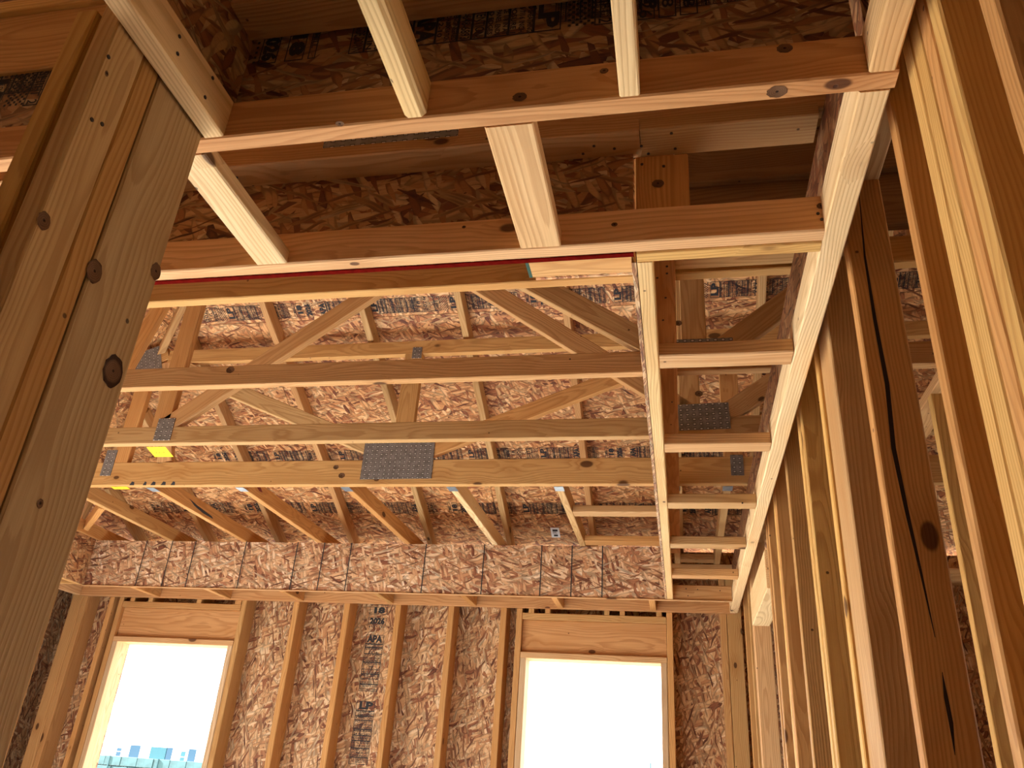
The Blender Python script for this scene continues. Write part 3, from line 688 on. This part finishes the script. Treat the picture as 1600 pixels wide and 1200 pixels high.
for px, w_ in ((206, 7), (226, 5), (239, 7), (255, 7), (270, 6)):
    a = at(px, 757, 148.9); mark('paint_mark', T4, [(a.x-w_*.09, 148.9, ZC+.02), (a.x+w_*.09, 148.9, ZC+.02), (a.x+w_*.07, 148.9, ZC+.75), (a.x-w_*.02, 148.9, ZC+.9)], (0, -1, 0), PAINT)
for o in list(bpy.data.objects):
    if o.name.startswith('jack_truss') and o.get('label', '').startswith('third jack'):
        x = o.location.x/IN
        mark('stain', o, [(x+1.5, 164, ZC+2.2), (x+1.5, 168, ZC+1.7), (x+1.5, 175, ZC+1.2), (x+1.5, 176, ZC+.7), (x+1.5, 171, ZC+.7), (x+1.5, 167, ZC+1.2)], (1, 0, 0), PAINT)
    if o.name.startswith('jack_truss') and o.get('label', '').startswith('fourth jack'):
        x = o.location.x/IN
        mark('smear', o, [(x+1.5, 154, ZC+3.0), (x+1.5, 157, ZC+2.9), (x+1.5, 159, ZC+1.8), (x+1.5, 157.5, ZC+1.6), (x+1.5, 155.5, ZC+2.2)], (1, 0, 0), SMEAR)

# big round knots on the boards nearest the viewer
def knot_material():
    s = N('knot'); tc = s.n('TexCoord').outputs['Object']
    w_ = s.noise(tc, 60, 2); d = s.math('ADD', s.vmath('LENGTH', tc), s.math('MULTIPLY', s.math('SUBTRACT', w_, .5), .006))
    rg = s.math('FRACT', s.math('DIVIDE', d, .0032))
    c = s.mix(s.mr(rg, .3, .9, 0, .5), (.17, .085, .04), (.08, .035, .016))
    c = s.mix(s.mr(d, .015, .020, 0, 1), c, (.045, .02, .01)); c = s.mix(s.mr(d, .003, .001, 0, 1), c, (.02, .01, .006))
    s.put(s.b.inputs['Base Color'], c); s.b.inputs['Roughness'].default_value = .8; s.b.inputs['Specular IOR Level'].default_value = .1; s.bump(rg, .0008)
    return s.m
KN = knot_material()
def knot(parent, pt, X, Y, rx, ry):
    X = Vector(X).normalized(); Y = Vector(Y).normalized(); Z = X.cross(Y); n = 20
    vs = [(rx*IN*math.cos(2*math.pi*i/n)*(1+.06*math.sin(3*i)), ry*IN*math.sin(2*math.pi*i/n)*(1+.06*math.cos(2*i)), 0) for i in range(n)]
    me = bpy.data.meshes.new('knot'); me.from_pydata(vs, [], [tuple(range(n))]); me.materials.append(KN)
    o = bpy.data.objects.new('knot', me); COL.objects.link(o)
    M = Matrix((X, Y, Z)).transposed().to_4x4(); M.translation = P(*(Vector(pt)+Z*.03)); place(o, M, parent)
def ray_x(px, py, X):
    d = cr*((px-800)/1246.75)+cu*((600-py)/1246.75)+cf; return d*(X/d.x)
for px, py, X, r in ((147, 424, -33.6, .62), (243, 424, -33.6, .5), (176, 580, -33.6, .85), (68, 345, -33.55, .45), (62, 787, -33.6, .22), (166, 115, -33.55, .16)):
    a = ray_x(px, py, X); knot(post, a, (0, 1, 0), (0, 0, 1), r, r*1.25)
for px, py, yy, r, par in ((812, 152, 38.95, .42, nf), (944, 111, 38.95, .25, nf), (1226, 76, 38.95, .42, nf), (960, 351, 54.7, .22, nf), (725, 355, 54.7, .16, nf), (1028, 287, 56.75, .45, nf),
                           (1283, 322, 54.7, .3, nf), (1060, 505, 102.2, .45, T2), (360, 578, 102.2, .6, T2), (1092, 615, 125.4, .55, T3), (525, 730, 148.9, .5, T4), (534, 743, 148.9, .6, T4)):
    a = at(px, py, yy); knot(par, a, (1, 0, 0), (0, 0, 1), r*1.2, r)
for px, py, zz, r in ((1214, 143, ZS, .5), (531, 193, ZS, .25)):
    d = cr*((px-800)/1246.75)+cu*((600-py)/1246.75)+cf; a = d*(zz/d.z); knot(nf, a, (1, 0, 0), (0, -1, 0), r*1.3, r)
# screw and nail heads standing in the boards
NM = plain('dark nail head', (.05, .035, .03), .4, .5)
def nail(parent, pt, nrm):
    Z = Vector(nrm); X = Vector((0, 0, 1)) if abs(Z.z) < .5 else Vector((1, 0, 0)); Y = Z.cross(X)
    k = 'nailmesh'
    if k not in MESH:
        n = 8; vs = [(.14*IN*math.cos(2*math.pi*i/n), .14*IN*math.sin(2*math.pi*i/n), z) for z in (0, .06*IN) for i in range(n)]
        me = bpy.data.meshes.new('nail_head'); me.from_pydata(vs, [], [tuple(range(n, 2*n))]+[(i, (i+1) % n, (i+1) % n+n, i+n) for i in range(n)]); me.materials.append(NM); MESH[k] = me
    o = bpy.data.objects.new('nail_head', MESH[k]); COL.objects.link(o)
    M = Matrix((X, Y, Z)).transposed().to_4x4(); M.translation = P(*pt); place(o, M, parent)
for px, py, yy in ((1003, 257, 56.75), (1037, 260, 56.75), (1352, 63, 38.95), (1361, 82, 38.95), (1278, 334, 54.7), (1284, 343, 54.7), (1100, 440, 1)):
    if yy > 1: nail(nf, at(px, py, yy), (0, -1, 0))
for px, py in ((1049, 208), (1055, 232), (1002, 228), (1013, 240), (928, 228), (960, 232), (911, 240), (370, 277), (396, 291)):
    d = cr*((px-800)/1246.75)+cu*((600-py)/1246.75)+cf; nail(nf, d*(52.0/d.z), (0, 0, -1))
for px, py in ((1042, 416), (1042, 427), (1040, 465), (1027, 434), (1036, 500), (1050, 628)):
    d = cr*((px-800)/1246.75)+cu*((600-py)/1246.75)+cf; nail(rf, d*((ZC-1.5)/d.z), (0, 0, -1))
for px, py in ((280, 57), (277, 84), (332, 122), (320, 152)):
    nail(nj, ray_x(px, py, -31.8), (1, 0, 0))
for px, py in ((169, 89), (143, 187), (159, 194)):
    nail(post, ray_x(px, py, -33.55), (1, 0, 0))
for px, py in ((1181, 845), (1160, 786), (1072, 920), (1075, 931), (1090, 921), (1125, 923), (1107, 905)):
    nail(ff if py > 900 else rf, at(px, py, 194.05) if py > 900 else at(px, py, 146.6 if py > 800 else 123.0), (0, -1, 0))
